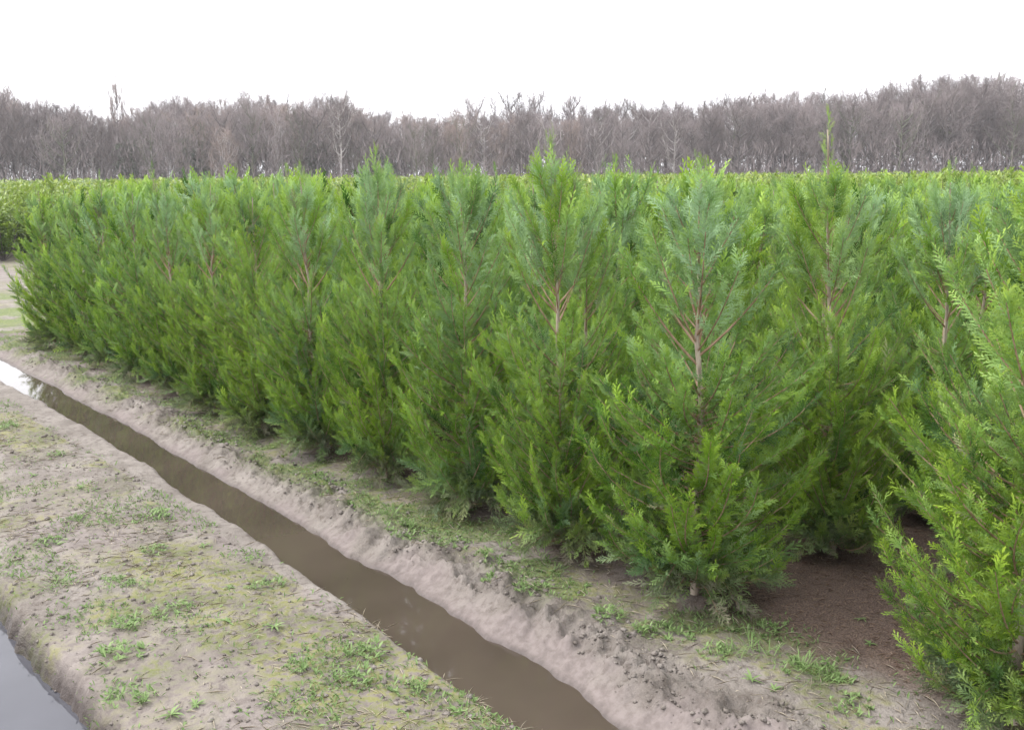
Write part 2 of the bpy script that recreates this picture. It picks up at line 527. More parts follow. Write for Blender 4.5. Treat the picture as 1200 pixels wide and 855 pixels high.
def build_conifer(seed, H=1.8, hi=True, leader=0.1, gap=0.3, girth=1.0):
    """returns (trunk mesh, branch mesh, crown mesh)"""
    rng = np.random.default_rng(seed)
    trunk, br = Geo(), Geo()
    zs = np.linspace(-0.04, H + leader * 0.6, 12)
    wob = np.cumsum(rng.normal(0, 0.008, (12, 2)), axis=0); wob[:2] = 0
    tp = np.stack([wob[:, 0], wob[:, 1], zs], -1)
    trunk.tube(tp, np.interp(zs, [0, 0.6 * H, H + leader], [0.018, 0.010, 0.003]), 7)

    def trunk_at(z):
        return np.array([np.interp(z, zs, tp[:, 0]), np.interp(z, zs, tp[:, 1]), z])

    S = {k: [] for k in ('p', 'ax', 'out', 'L', 'hue', 'blue', 'dead')}

    def plume(pts, f0, count, lmin, lmax, blue, dead, hue0):
        n = len(pts)
        br_hue = np.clip(hue0 + rng.normal(0, 0.28), 0, 1)
        tan = norm(np.gradient(pts, axis=0))
        axis_r = pts[-1] - pts[0]; axis_r[2] = 0
        rd = norm(axis_r)
        tw = rng.uniform(-0.9, 0.9)
        latv = norm(np.cross(tan.mean(0), rd * math.cos(tw) + np.array([-rd[1], rd[0], 0]) * math.sin(tw) + 1e-4))
        for i in range(count):
            s = f0 + (1 - f0) * ((i + rng.uniform(0, 1)) / count)
            u = s * (n - 1); k = min(int(u), n - 2); fr = u - k
            p = pts[k] * (1 - fr) + pts[k + 1] * fr
            T = tan[k]
            side = 1 if i % 2 else -1
            sp = 0.80 * (1 - 0.7 * s ** 3)
            ax = T * 0.85 + latv * side * sp + rng.normal(0, 0.20, 3) + np.array([0, 0, 0.38]) + rd * 0.12
            S['p'].append(p); S['ax'].append(ax / np.linalg.norm(ax))
            S['out'].append(rd * 0.8 + rng.normal(0, 0.55, 3) + np.array([0, 0, 0.15]))
            S['L'].append(rng.uniform(lmin, lmax) * (1.0 - 0.25 * s))
            S['hue'].append(np.clip(br_hue + rng.normal(0, 0.12), 0, 1))
            S['blue'].append(np.clip(blue + rng.normal(0, 0.15), 0, 1))
            S['dead'].append(dead(p[2]))
        S['p'].append(pts[-2]); S['ax'].append(norm(tan[-1] + np.array([0, 0, 0.35])))
        S['out'].append(rd + rng.normal(0, 0.5, 3)); S['L'].append(lmax * rng.uniform(0.9, 1.35))
        S['hue'].append(min(br_hue + 0.15, 1)); S['blue'].append(blue * 0.5); S['dead'].append(deadf(pts[-1][2]))

    def deadf(z):
        return float(np.clip((0.24 - z) / 0.16, 0, 1) * rng.uniform(0.2, 1.0)) if z < 0.24 else float(rng.uniform(0, 1) < 0.012) * 0.7

    ga = rng.uniform(0, 6.28)
    # --- lower body: long plumes sweeping out and up into a vase
    NL = 128 if hi else 80
    for i in range(NL):
        z0 = 0.03 + (0.58 - 0.12 * gap) * H * ((i + rng.uniform(0, 1)) / NL) ** 1.15
        ga += 2.39996 + rng.normal(0, 0.25)
        r = girth * np.interp(z0 / H, [0, 0.12, 0.35, 0.62], [0.30, 0.42, 0.45, 0.25]) * rng.uniform(0.80, 1.06)
        rise = np.interp(z0 / H, [0, 0.1, 0.62], [0.17, 0.36, 0.36 - 0.06 * gap]) * rng.uniform(0.80, 1.20)
        d = np.array([math.cos(ga), math.sin(ga), 0])
        p0 = trunk_at(z0)
        p2 = p0 + d * r + np.array([0, 0, rise])
        p1 = p0 + d * r * rng.uniform(0.45, 0.75) + np.array([0, 0, rise * rng.uniform(0.1, 0.45)]) + rng.normal(0, 0.035, 3)
        p2[2] = max(p2[2], 0.10)
        pts = bezier(p0, p1, p2, 7)
        br.tube(pts, np.linspace(0.0048, 0.0014, 7), 4)
        ln = r + rise
        plume(pts, 0.09, int((50 if hi else 24) * (0.6 + ln * 0.55)), 0.055 if hi else 0.10, 0.118 if hi else 0.17,
              0.02 + 0.20 * rng.uniform(0, 1) ** 2 + 0.9 * max(z0 / H - 0.32, 0), deadf, 0.66)
    # --- drooping dusty skirt
    for i in range(40):
        ga += 2.39996 + rng.normal(0, 0.3)
        d = np.array([math.cos(ga), math.sin(ga), 0])
        p0 = trunk_at(rng.uniform(0.05, 0.22))
        r = girth * rng.uniform(0.16, 0.33)
        p2 = p0 + d * r; p2[2] = rng.uniform(0.04, 0.30)
        pts = bezier(p0, p0 + d * r * 0.5 + np.array([0, 0, 0.06]), p2, 5)
        br.tube(pts, np.linspace(0.004, 0.0012, 5), 4)
        plume(pts, 0.2, 24 if hi else 14, 0.08 if hi else 0.1, 0.16 if hi else 0.18, 0.25, deadf, 0.4)
    # --- upper fans: bare forked limbs ending in pale fans
    NU = 24 if hi else 22
    for i in range(NU):
        f = (i + rng.uniform(0, 1)) / NU
        bare_l = i % 4 == 0 and gap > 0.25
        z0 = H * ((0.60 + 0.16 * f) if bare_l else (0.58 + 0.08 * gap + (0.36 - 0.08 * gap) * f))
        ga += 2.39996 + rng.normal(0, 0.3)
        r = girth * np.interp(f, [0, 0.5, 1], [0.30, 0.23, 0.07]) * rng.uniform(0.7, 1.15)
        rise = min(np.interp(f, [0, 1], [0.46, 0.22]) * rng.uniform(0.8, 1.2), H * 1.02 - z0)
        d = np.array([math.cos(ga), math.sin(ga), 0])
        p0 = trunk_at(z0)
        p2 = p0 + d * r + np.array([0, 0, rise])
        p1 = p0 + d * r * 0.55 + np.array([0, 0, rise * 0.38])
        pts = bezier(p0, p1, p2, 7)
        br.tube(pts, np.linspace(0.0062 if bare_l else 0.0042, 0.0017, 7), 4)
        plume(pts, 0.42 if bare_l else 0.14 + 0.22 * gap, int((33 if hi else 19) * (0.6 + (r + rise) * 0.6)), 0.07 if hi else 0.11, 0.15 if hi else 0.19,
              np.clip(0.28 + 0.25 * f + rng.normal(0, 0.25), 0, 1), deadf, 0.70)
    # --- leader
    top = tp[-1]
    for i in range(12):
        z0 = H * 0.90 + (H * 0.10 + leader * 0.6) * i / 11.5
        ga += 2.4
        p0 = trunk_at(z0)
        d = np.array([math.cos(ga), math.sin(ga), 0]) * rng.uniform(0.02, 0.06) * (1.1 - i / 14)
        p2 = p0 + d + np.array([0, 0, rng.uniform(0.07, 0.14)])
        pts = bezier(p0, p0 + d * 0.7 + np.array([0, 0, 0.03]), p2, 4)
        plume(pts, 0.2, 4, 0.03, 0.06, 0.25, lambda z: 0.35, 0.8)
    # --- grow the sprays
    P = np.array(S['p']); A = np.array(S['ax']); O = np.array(S['out'])
    L = np.array(S['L']); N = len(P)
    Z = norm(O - (O * A).sum(1, keepdims=True) * A)
    X = np.cross(A, Z)
    crown = Geo()
    pick = rng.integers(0, 3, N)
    for k, (fv, ft, ftip) in enumerate(FR_HI if hi else FR_MID):
        m = np.where(pick == k)[0]
        if not len(m): continue
        bend = rng.normal(0.10, 0.16, len(m))
        wx = rng.uniform(0.75, 1.05, len(m))
        lx = fv[None, :, 0] * wx[:, None]
        ly = np.broadcast_to(fv[None, :, 1], lx.shape)
        lz = fv[None, :, 2] - bend[:, None] * ly ** 2 + 0.35 * np.abs(lx) ** 2
        V = P[m][:, None, :] + L[m][:, None, None] * (lx[..., None] * X[m][:, None, :] + ly[..., None] * A[m][:, None, :] + lz[..., None] * Z[m][:, None, :])
        nv = fv.shape[0]
        T = (ft[None] + (np.arange(len(m)) * nv)[:, None, None]).reshape(-1, 3)
        V = V.reshape(-1, 3)
        V[:, 2] = np.maximum(V[:, 2], 0.012 + 0.03 * rng.random(len(V)))
        rep = lambda a: np.repeat(np.array(a)[m], nv)
        crown.add(V, tris=T, tip=np.tile(ftip, len(m)) ** 1.3, hue=rep(S['hue']), blue=rep(S['blue']), dead=rep(S['dead']))
    return trunk.mesh('conifer_trunk', True), br.mesh('conifer_branches', True), crown.mesh('conifer_crown')


def place_conifer(meshes, x, y, rz, s, sz, label, group, tilt=0.03):
    o = bpy.data.objects.new('conifer_tree', None)
    COL.objects.link(o)
    o.empty_display_size = 0.3
    o.location = (x, y, float(terrain(x, y)) - 0.005)
    o.rotation_euler = (random.gauss(0, tilt), random.gauss(0, tilt), rz)
    o.scale = (s, s, sz)
    link('trunk', meshes[0], M['bark'], o)
    link('branches', meshes[1], M['twigbark'], o)
    link('crown', meshes[2], M['foliage'], o)
    return tag(o, label, 'conifer', group)


HI = [build_conifer(101, 1.80, True, 0.20, 0.45), build_conifer(202, 1.80, True, 0.12, 0.15),
      build_conifer(303, 1.80, True, 0.26, 0.6), build_conifer(404, 1.80, True, 0.50, 0.6)]
MID = [build_conifer(501 + i, 1.80, False, 0.08 + 0.09 * i, (0.1, 0.0, 0.3, 0.15)[i]) for i in range(4)]

ordinal = ['first', 'second', 'third', 'fourth', 'fifth', 'sixth', 'seventh', 'eighth', 'ninth', 'tenth', 'eleventh', 'twelfth', 'thirteenth', 'fourteenth']
row_names = ['', '', 'second', 'third', 'fourth', 'fifth', 'sixth', 'seventh', 'eighth', 'ninth', 'tenth', 'eleventh', 'twelfth', 'thirteenth']
front = [  # y, variant, rot, scale xy, scale z, label
    (1.36, 1, 4.4, 1.12, 0.95, 'bright green conifer at the end of the ditch-side row, across the bare soil gap'),
    (2.76, 0, 4.3, 1.17, 0.94, 'widest yellow-green conifer on the ditch side, standing beside the bare soil gap'),
]
yy = 2.72
for k in range(11):
    yy += ROW_DY + (0.02 if k % 3 else -0.02)
    front.append((yy, (2, 1, 0, 2, 1, 2, 0)[k] if k < 7 else None, 1.7 * k + 0.8, (0.93 if k < 6 else 0.84) + 0.05 * math.sin(k * 2.1), (1.0, 0.97, 1.0, 0.94, 0.91, 0.92, 0.90, 0.89, 0.90, 0.88, 0.87, 0.87, 0.86)[k],
                  '%s conifer of the ditch-side row beyond the widest one by the bare gap' % ordinal[k]))
for (y0, var, rz, s, sz, lab) in front:
    m = HI[var] if var is not None else MID[int(y0 * 7) % 4]
    place_conifer(m, ROW0 + random.uniform(-0.03, 0.03), y0, rz, s, sz, lab, 'conifers of the row along the ditch', 0.012)
Y_END = yy
for r in range(1, 13):
    xr = ROW0 + r * ROW_DX
    y0 = max(0.40 * xr - 0.9, 0.9) if r > 1 else 1.08
    k = 0
    yv = 2.65 - ROW_DY * round((2.65 - y0) / ROW_DY) + (0.0 if r == 1 else random.uniform(-0.3, 0.3))
    while yv < Y_END + 0.2:
        near = math.hypot(xr, yv) < 6.3
        first = (r == 1 and abs(yv - 2.65) < 0.05)
        m = HI[3] if first else (HI[(k * 2 + r) % 3] if near else MID[random.randrange(4)])
        lab = ('shaded second-row conifer with tall leader, seen behind the bare soil gap' if first
               else 'conifer in the %s row back from the ditch, inside the nursery block' % row_names[r + 1])
        if r == 1 and yv > 2.8:
            lab = '%s second-row conifer past the shaded one behind the bare gap' % ordinal[min(int(round((yv - 2.65) / ROW_DY)) - 1, 13)]
        elif r == 1 and not first:
            lab = 'second-row conifer hidden behind the bright conifer that ends the ditch-side row'
        sz = 0.97 if first else random.uniform(0.82, 0.93) + 0.05 * (r < 3)
        place_conifer(m, xr + random.uniform(-0.05, 0.05), yv + random.uniform(-0.06, 0.06) * (not first), random.uniform(0, 6.28),
                      random.uniform(0.90, 1.04), sz, lab, 'conifers of the %s row' % row_names[r + 1])
        yv += ROW_DY
        k += 1

# ------------------------------------------------------------------ laurels
AX = np.array([math.sin(rad(39.8)), math.cos(rad(39.8))])      # view axis on the ground
BX = np.array([AX[1], -AX[0]])


def add_leaves(g, P, A, Nn, L, W, hue):
    A = norm(A)
    Z = norm(Nn - (Nn * A).sum(1, keepdims=True) * A)
    X = np.cross(A, Z)
    L = L[:, None]; W = W[:, None]
    b = P
    t = P + A * L - Z * L * 0.10
    l = P + A * L * 0.5 + X * W * 0.5 + Z * W * 0.18
    r = P + A * L * 0.5 - X * W * 0.5 + Z * W * 0.18
    n = len(P)
    V = np.stack([b, l, t, r], 1).reshape(-1, 3)
    k = np.arange(n)[:, None] * 4
    g.add(V, tris=np.concatenate([k + np.array([[0, 2, 1]]), k + np.array([[0, 3, 2]])]), hue=np.repeat(hue, 4))


def build_laurel(seed):
    rng = np.random.default_rng(seed)
    H = 1.52
    stems, fol = Geo(), Geo()
    P, A, hue = [], [], []
    for i in range(46):
        a = rng.uniform(0, 6.28); sp = rng.uniform(0.05, 1) ** 0.6 * 0.50
        h = H * (1 - 0.42 * (sp / 0.5) ** 2) * rng.uniform(0.55, 1.12)
        p2 = np.array([math.cos(a) * sp, math.sin(a) * sp, h])
        pts = bezier(np.array([0, 0, 0.0]), np.array([math.cos(a) * sp * 1.0, math.sin(a) * sp * 1.0, h * 0.4]), p2, 6)
        if i < 24: stems.tube(pts, np.linspace(0.009, 0.003, 6), 4)
        for j in range(30):
            s = 1 - 0.80 * rng.uniform(0, 1) ** 1.5
            u = s * 5; k = min(int(u), 4)
            p = pts[k] + (pts[k + 1] - pts[k]) * (u - k)
            b = rng.uniform(0, 6.28)
            P.append(p + rng.normal(0, 0.02, 3))
            A.append((math.cos(b), math.sin(b), 0.35 + 1.1 * (s > 0.93) + rng.normal(0, 0.35)))
            hue.append(np.clip(0.15 + 0.75 * (s - 0.2) ** 2 + rng.normal(0, 0.15), 0, 1))
    P, A = np.array(P), np.array(A)
    n = len(P)
    P[:, 2] = np.maximum(P[:, 2], 0.08)
    add_leaves(fol, P, A, np.array([0, 0, 1.0]) + rng.normal(0, 0.35, (n, 3)), rng.uniform(0.08, 0.14, n), rng.uniform(0.035, 0.055, n), np.array(hue))
    return stems.mesh('laurel_stems', True), fol.mesh('laurel_foliage')


LAU = [build_laurel(900 + i) for i in range(4)]
cand = []
for yv in np.arange(25.2, 60, 1.1):
    for xv in np.arange(4.2, 70, 0.95):
        cand.append((xv, yv))
for xv in np.arange(16.6, 70, 1.1):
    for yv in np.arange(4, 25, 0.95):
        cand.append((xv, yv))
vis = []
for (xv, yv) in cand:
    ang = math.degrees(math.atan2(xv, yv)) - 39.8
    if -28.5 < ang < 28.5: vis.append((math.hypot(xv, yv), xv, yv))
vis.sort()
for i, (d, xv, yv) in enumerate(vis[:280]):
    o = bpy.data.objects.new('laurel_shrub', None)
    COL.objects.link(o)
    o.location = (xv + random.uniform(-0.12, 0.12), yv + random.uniform(-0.12, 0.12), 0.0)
    o.location.z = float(terrain(o.location.x, o.location.y)) - 0.01
    s = random.uniform(0.92, 1.12)
    o.scale = (s * 1.05, s * 1.05, s * random.uniform(0.92, 1.05))
    o.rotation_euler = (0, 0, random.uniform(0, 6.28))
    m = LAU[random.randrange(4)]
    link('stems', m[0], M['wood'], o)
    link('foliage', m[1], M['laurel'], o)
    if yv > 25:
        tag(o, 'yellow-green broad-leaved laurel in the rows past the end of the conifer block', 'laurel', 'laurels past the end of the conifer rows')
    else:
        tag(o, 'yellow-green broad-leaved laurel in the rows behind the last conifer row', 'laurel', 'laurels behind the last conifer row')
# the rest of the laurel field reads as one mass
rng = np.random.default_rng(77)
dmax = vis[280][0]
n = 85000
dep = dmax - 1 + (100 - dmax) * rng.random(n) ** 0.75
ang = rad(39.8) + np.arctan((rng.random(n) * 2 - 1) * 0.56)
fx, fy = dep * np.sin(ang), dep * np.cos(ang)
zz = 1.50 * (0.60 + 0.40 * (1 - (2 * np.abs((np.where(fy > 25, fy, fx) / 1.1) % 1 - 0.5)) ** 2 * 0.8)) * rng.uniform(0.70, 1.06, n) * (0.9 + 0.2 * vnoise(fx, fy, 4))
fol = Geo()
hv = np.clip(0.45 + rng.normal(0, 0.25, n) + 0.5 * (zz / 1.5 - 0.9), 0, 1)
add_leaves(fol, np.stack([fx, fy, zz], -1), rng.normal(0, 1, (n, 3)) * np.array([1, 1, 0.4]) + np.array([0, 0, 0.4]),
           np.array([0, 0, 1.0]) + rng.normal(0, 0.4, (n, 3)), rng.uniform(0.16, 0.30, n), rng.uniform(0.09, 0.15, n), hv)
tag(link('laurel_field', fol.mesh('laurel_field'), M['laurel']), 'yellow-green laurel field stretching back to the bare woodland', 'laurel field', kind='stuff')


# ------------------------------------------------------------------ bare winter woodland
def ribbons(g, P, D, L, W, rng):
    """thin tapering twigs: one triangle each, random facing"""
    n = len(P)
    side = norm(np.cross(D, rng.normal(0, 1, (n, 3))))
    V = np.stack([P - side * W[:, None] * 0.5, P + side * W[:, None] * 0.5, P + D * L[:, None]], 1).reshape(-1, 3)
    g.add(V, tris=np.arange(n * 3).reshape(-1, 3))


def build_bare_tree(seed, H=11.0, clear=0.30, spread=0.30, up=0.8, n1=16, thick=0.17, fine=5, stemmy=1):
    rng = np.random.default_rng(seed)
    tr, tw = Geo(), Geo()
    limbs = []
    for st in range(stemmy):
        lean = rng.normal(0, 0.025 + 0.09 * (stemmy > 1), 2)
        zs = np.linspace(-0.2, H * 0.86, 9)
        wob = np.cumsum(rng.normal(0, 0.07, (9, 2)), axis=0); wob[:2] *= 0
        tp = np.stack([wob[:, 0] + lean[0] * zs, wob[:, 1] + lean[1] * zs, zs], -1)
        th = thick * (1 if stemmy == 1 else rng.uniform(0.45, 0.75))
        tr.tube(tp, np.interp(zs, [0, H * 0.5, H * 0.9], [th, th * 0.65, 0.02]), 6)
        ga = rng.uniform(0, 6.28)
        for i in range(n1 // stemmy):
            f = (i + rng.random()) / (n1 // stemmy)
            z0 = H * (clear + (0.84 - clear) * f)
            ga += 2.4 + rng.normal(0, 0.4)
            p0 = np.array([np.interp(z0, zs, tp[:, 0]), np.interp(z0, zs, tp[:, 1]), z0])
            ln = H * spread * (1.1 - 0.45 * f) * rng.uniform(0.7, 1.2)
            d = np.array([math.cos(ga), math.sin(ga), 0])
            rise = min(ln * up * rng.uniform(0.7, 1.3), H - z0)
            p2 = p0 + d * ln * 0.8 + np.array([0, 0, rise])
            pts = bezier(p0, p0 + d * ln * 0.5 + np.array([0, 0, rise * 0.25]), p2, 6) + np.concatenate([[[0, 0, 0]], rng.normal(0, 0.06, (5, 3))])
            tr.tube(pts, np.linspace(th * 0.42, 0.02, 6), 4)
            limbs.append(pts)
    # secondaries / tertiaries / fine twigs
    P2, D2, L2 = [], [], []
    for pts in limbs:
        tan = norm(np.gradient(pts, axis=0))
        ln = np.linalg.norm(pts[-1] - pts[0])
        for j in range(9):
            u = (0.25 + 0.75 * (j + rng.random()) / 9) * 4.99
            k = int(u)
            p = pts[k] + (pts[k + 1] - pts[k]) * (u - k)
            d = norm(tan[k] * 0.6 + rng.normal(0, 0.55, 3) + np.array([0, 0, 0.55]))
            L = ln * 0.42 * rng.uniform(0.5, 1.2)
            tr.tube(np.stack([p, p + d * L * 0.5 + rng.normal(0, 0.05, 3), p + d * L]), [0.03, 0.018, 0.008], 3)
            P2.append(p); D2.append(d); L2.append(L)
    P2, D2, L2 = np.array(P2), np.array(D2), np.array(L2)
    rep = 8
    s = rng.uniform(0.15, 1.0, (len(P2), rep))
    P3 = (P2[:, None] + D2[:, None] * (L2[:, None] * s)[..., None]).reshape(-1, 3)
    D3 = norm(np.repeat(D2, rep, 0) * 0.7 + rng.normal(0, 0.55, (len(P3), 3)) + np.array([0, 0, 0.35]))
    L3 = np.repeat(L2, rep) * rng.uniform(0.35, 0.75, len(P3)) + 0.15
    ribbons(tw, P3, D3, L3, np.full(len(P3), 0.030), rng)
    s = rng.uniform(0.2, 1.0, (len(P3), fine))
    P4 = (P3[:, None] + D3[:, None] * (L3[:, None] * s)[..., None]).reshape(-1, 3)
    D4 = norm(np.repeat(D3, fine, 0) * 0.7 + rng.normal(0, 0.6, (len(P4), 3)) + np.array([0, 0, 0.25]))
    L4 = rng.uniform(0.25, 0.7, len(P4))
    ribbons(tw, P4, D4, L4, np.full(len(P4), 0.022), rng)
    return tr.mesh('bare_trunk', True), tw.mesh('bare_crown')


OAK = [build_bare_tree(1200 + i, 11, 0.22, 0.32, 0.85, 18, 0.21, 4) for i in range(3)]
TALL = [build_bare_tree(1300 + i, 11, 0.27, 0.23, 0.95, 20, 0.18, 4) for i in range(4)]
BUSHY = [build_bare_tree(1400 + i, 11, 0.12, 0.22, 1.2, 18, 0.12, 4, 3) for i in range(2)]


def bare(kind, px, D, H, label, group, twig='twig', wood='wood', sx=1.0, lean=0.0):
    t = (px - 600) / 1200 * D
    p = AX * D + BX * t
    m = kind[random.randrange(len(kind))]
    o = bpy.data.objects.new('bare_tree', None)
    COL.objects.link(o)
    o.location = (p[0], p[1], 0)
    s = H / 11.0
    o.scale = (s * sx, s * sx, s)
    o.rotation_euler = (0, lean, random.uniform(0, 6.28) if not lean else rad(-39.8))
    a = link('trunk', m[0], None, o); b = link('crown', m[1], None, o)
    for ob, mt in ((a, wood), (b, twig)):
        if not ob.data.materials: ob.data.materials.append(None)
        ob.material_slots[0].link = 'OBJECT'
        ob.material_slots[0].material = M[mt]
    return tag(o, label, 'bare tree', group)


SKY_X = [-80, 0, 18, 40, 60, 110, 130, 165, 185, 215, 260, 320, 350, 400, 440, 480, 535, 552, 600, 655, 690, 740, 800, 860, 940, 1000, 1030, 1100, 1200, 1290]
SKY_Y = [110, 108, 104, 122, 126, 130, 142, 136, 126, 117, 119, 110, 120, 119, 128, 137, 135, 120, 112, 112, 122, 123, 126, 114, 112, 112, 106, 94, 94, 94]


def top_z(px, D):
    hz = 208 - 10 * px / 1200
    return CAM_H + (hz - np.interp(px, SKY_X, SKY_Y)) / 1200 * D


G_L, G_R = 'bare trees of the woodland edge left of the tall stand', 'bare trees of the tall dense stand'
bare(OAK, 16, 103, 11.2, 'tall dark wide-limbed bare tree standing above its neighbours in the wood', G_L, sx=0.9)
bare(OAK, 58, 104, 9.2, 'spreading dark bare tree with low forked limbs next to the tallest dark one', G_L)
bare(OAK, 82, 105, 9.0, 'second spreading dark bare tree, beside the low forked one', G_L)
bare(TALL, 119, 103, 8.6, 'slender pale-trunked bare birch in the dip of the woodland skyline', G_L, wood='birch')
bare(TALL, 152, 108, 11.6, 'thin wispy bare tree sticking up out of the dip in the skyline', G_L, twig='redtwig', sx=0.45)
bare(TALL, 222, 101, 7.6, 'pale leaning bare trunk in front of greyish thicket', G_L, wood='birch', lean=-0.35, sx=0.6)
bare(BUSHY, 272, 99, 6.4, 'low reddish-brown bare bushy tree in front of the wood', G_L, twig='redtwig', wood='birch', sx=1.2)
bare(TALL, 405, 100, 9.6, 'bare tree with pale straight trunk in front of the wood', G_L, wood='birch', sx=0.8)
for px in (562, 600, 630, 672):
    bare(OAK, px, 118, top_z(px, 118) * 1.01, 'round-headed bare tree rising above the lower reddish thicket', 'round-headed trees above the thicket', sx=0.8)
for row, D in enumerate((102, 106, 111, 117, 124)):
    px = -70 + row * 7
    while px < 1275:
        right = px > 690
        H = top_z(px, D) * (random.uniform(0.80, 0.96) if row < 3 else random.uniform(0.93, 1.01))
        if 545 < px < 690: H *= 0.84
        if right:
            bare(TALL if random.random() < 0.55 else OAK, px, D + random.uniform(-2, 2), H * (1.0 if row else 0.96), 'tall straight-trunked bare tree of the dense stand on the higher skyline', G_R, wood=random.choice(('wood', 'wood', 'wood', 'wood', 'birch', 'mossy')), sx=random.uniform(0.85, 1.1))
        else:
            r = random.random()
            bare(BUSHY if r < 0.45 else TALL if r < 0.8 else OAK, px, D + random.uniform(-2, 2), H, 'greyish-brown bare tree in the mixed lower part of the wood', G_L,
                 twig='redtwig' if random.random() < 0.3 else 'twig', wood=random.choice(('wood', 'wood', 'wood', 'wood', 'birch', 'mossy', 'mossy')), sx=random.uniform(0.8, 1.1))
        px += random.uniform(17, 33)

# brush at the foot of the wood
rng = np.random.default_rng(88)
n = 105000
Dd = rng.uniform(99, 128, n); tt = (rng.random(n) ** 0.8 * 2 - 1) * 0.58 * Dd
P = np.stack([AX[0] * Dd + BX[0] * tt, AX[1] * Dd + BX[1] * tt, rng.random(n) ** 2.1 * np.where(tt < 8, 5.5, 4.4)], -1)
g = Geo()
ribbons(g, P, norm(rng.normal(0, 0.35, (n, 3)) + np.array([0, 0, 1.0])), rng.uniform(0.5, 1.4, n), rng.uniform(0.05, 0.09, n), rng)
tag(link('undergrowth', g.mesh('undergrowth'), M['twig']), 'brown leafless brush filling the foot of the wood', 'undergrowth', kind='stuff')


def build_evergreen(seed):
    rng = np.random.default_rng(seed)
    n = 1500
    d = norm(rng.normal(0, 1, (n, 3)))
    P = d * (rng.random((n, 1)) ** 0.4) * np.array([1.3, 1.3, 2.2]) * (0.75 + 0.5 * vnoise(d[:, 0] * 3 + 5, d[:, 2] * 3 + 5, seed)[:, None]) + np.array([0, 0, 2.4])
    P[:, 2] = np.maximum(P[:, 2], 0.1)
    g, t = Geo(), Geo()
    add_leaves(g, P, rng.normal(0, 1, (n, 3)), rng.normal(0, 1, (n, 3)), rng.uniform(0.2, 0.4, n), rng.uniform(0.12, 0.25, n), rng.random(n))
    t.tube([(0, 0, -0.1), (0.05, 0, 1.5), (0, 0.05, 3.6)], [0.1, 0.07, 0.03], 6)
    return t.mesh('evergreen_trunk', True), g.mesh('evergreen_crown')


EV = [build_evergreen(1500 + i) for i in range(2)]
for px, D, s in ((162, 104, 1.2), (236, 105, 1.3), (380, 105, 1.2), (455, 104, 1.0)):
    p = AX * D + BX * ((px - 600) / 1200 * D)
    o = bpy.data.objects.new('evergreen_bush', None)
    COL.objects.link(o)
    o.location = (p[0], p[1], 0); o.scale = (s, s, s); o.rotation_euler[2] = px
    m = EV[px % 2]
    link('trunk', m[0], M['wood'], o); link('crown', m[1], M['ivy'], o)
    tag(o, 'dark green evergreen bush among the bare trees of the wood', 'bush', 'evergreen bushes in the wood')


# ------------------------------------------------------------------ weeds, grass, litter, clods
def leaf_strip(g, base, az, L, W, lift, droop, hue, rng, segs=3):
    d = np.array([math.cos(az), math.sin(az), 0]); sd = np.array([-d[1], d[0], 0])
    v, q = [], []
    for i in range(segs + 1):
        s = i / segs
        w = W * (math.sin(math.pi * min(0.12 + 0.88 * s, 1.0)) ** 0.8 if i < segs else 0.05)
        c = base + d * L * s + np.array([0, 0, L * (lift * s - droop * s * s)])
        c[2] = max(c[2], 0.004)
        v += [c - sd * w * 0.5 + np.array([0, 0, w * 0.15]), c + sd * w * 0.5 + np.array([0, 0, w * 0.15])]
    for i in range(segs):
        q.append((2 * i, 2 * i + 1, 2 * i + 3, 2 * i + 2))
    g.add(np.array(v), quads=np.array(q), hue=np.clip(hue + rng.normal(0, 0.12), 0, 1))


def build_rosette(seed):
    rng = np.random.default_rng(seed); g = Geo()
    a = rng.uniform(0, 6)
    for i in range(rng.integers(9, 15)):
        a += 2.4 + rng.normal(0, 0.3)
        leaf_strip(g, np.array([0, 0, 0.005]), a, rng.uniform(0.025, 0.055), rng.uniform(0.006, 0.012), rng.uniform(0.2, 0.8), rng.uniform(0.2, 0.7), rng.uniform(0.3, 0.9), rng)
    return g.mesh('rosette')


def build_clump(seed):
    rng = np.random.default_rng(seed); g = Geo()
    for k in range(26):
        r = rng.random() ** 0.6 * 0.09; b = rng.uniform(0, 6.28)
        c = np.array([math.cos(b) * r, math.sin(b) * r, 0.004 + rng.uniform(0, 0.035) * (1 - r / 0.12)])
        for i in range(6):
            leaf_strip(g, c, rng.uniform(0, 6.28), rng.uniform(0.012, 0.030), rng.uniform(0.004, 0.009), rng.uniform(0.4, 1.3), rng.uniform(0.2, 0.6), rng.uniform(0.2, 1.0), rng, 2)
    return g.mesh('weed_clump')


def build_tuft(seed, n=34):
    rng = np.random.default_rng(seed); g = Geo()
    for i in range(n):
        b = rng.uniform(0, 6.28); r = rng.random() ** 0.7 * 0.05
        leaf_strip(g, np.array([math.cos(b) * r, math.sin(b) * r, 0.002]), b + rng.normal(0, 0.8), rng.uniform(0.03, 0.065), rng.uniform(0.002, 0.004), rng.uniform(0.4, 1.3), rng.uniform(0.2, 0.9), rng.uniform(0.3, 0.9), rng, 3)
    return g.mesh('tuft')


ROS = [build_rosette(1600 + i) for i in range(5)]
CLU = [build_clump(1700 + i) for i in range(5)]
TUF = [build_tuft(1800 + i) for i in range(4)]


def plant(name, me, x, y, s, label, cat, group=None):
    o = link(name, me, M['weed'])
    o.location = (x, y, float(terrain(x, y)) - 0.002)
    o.rotation_euler = (0, 0, random.uniform(0, 6.28))
    o.scale = (s, s, s * random.uniform(0.85, 1.2))
    return tag(o, label, cat, group)


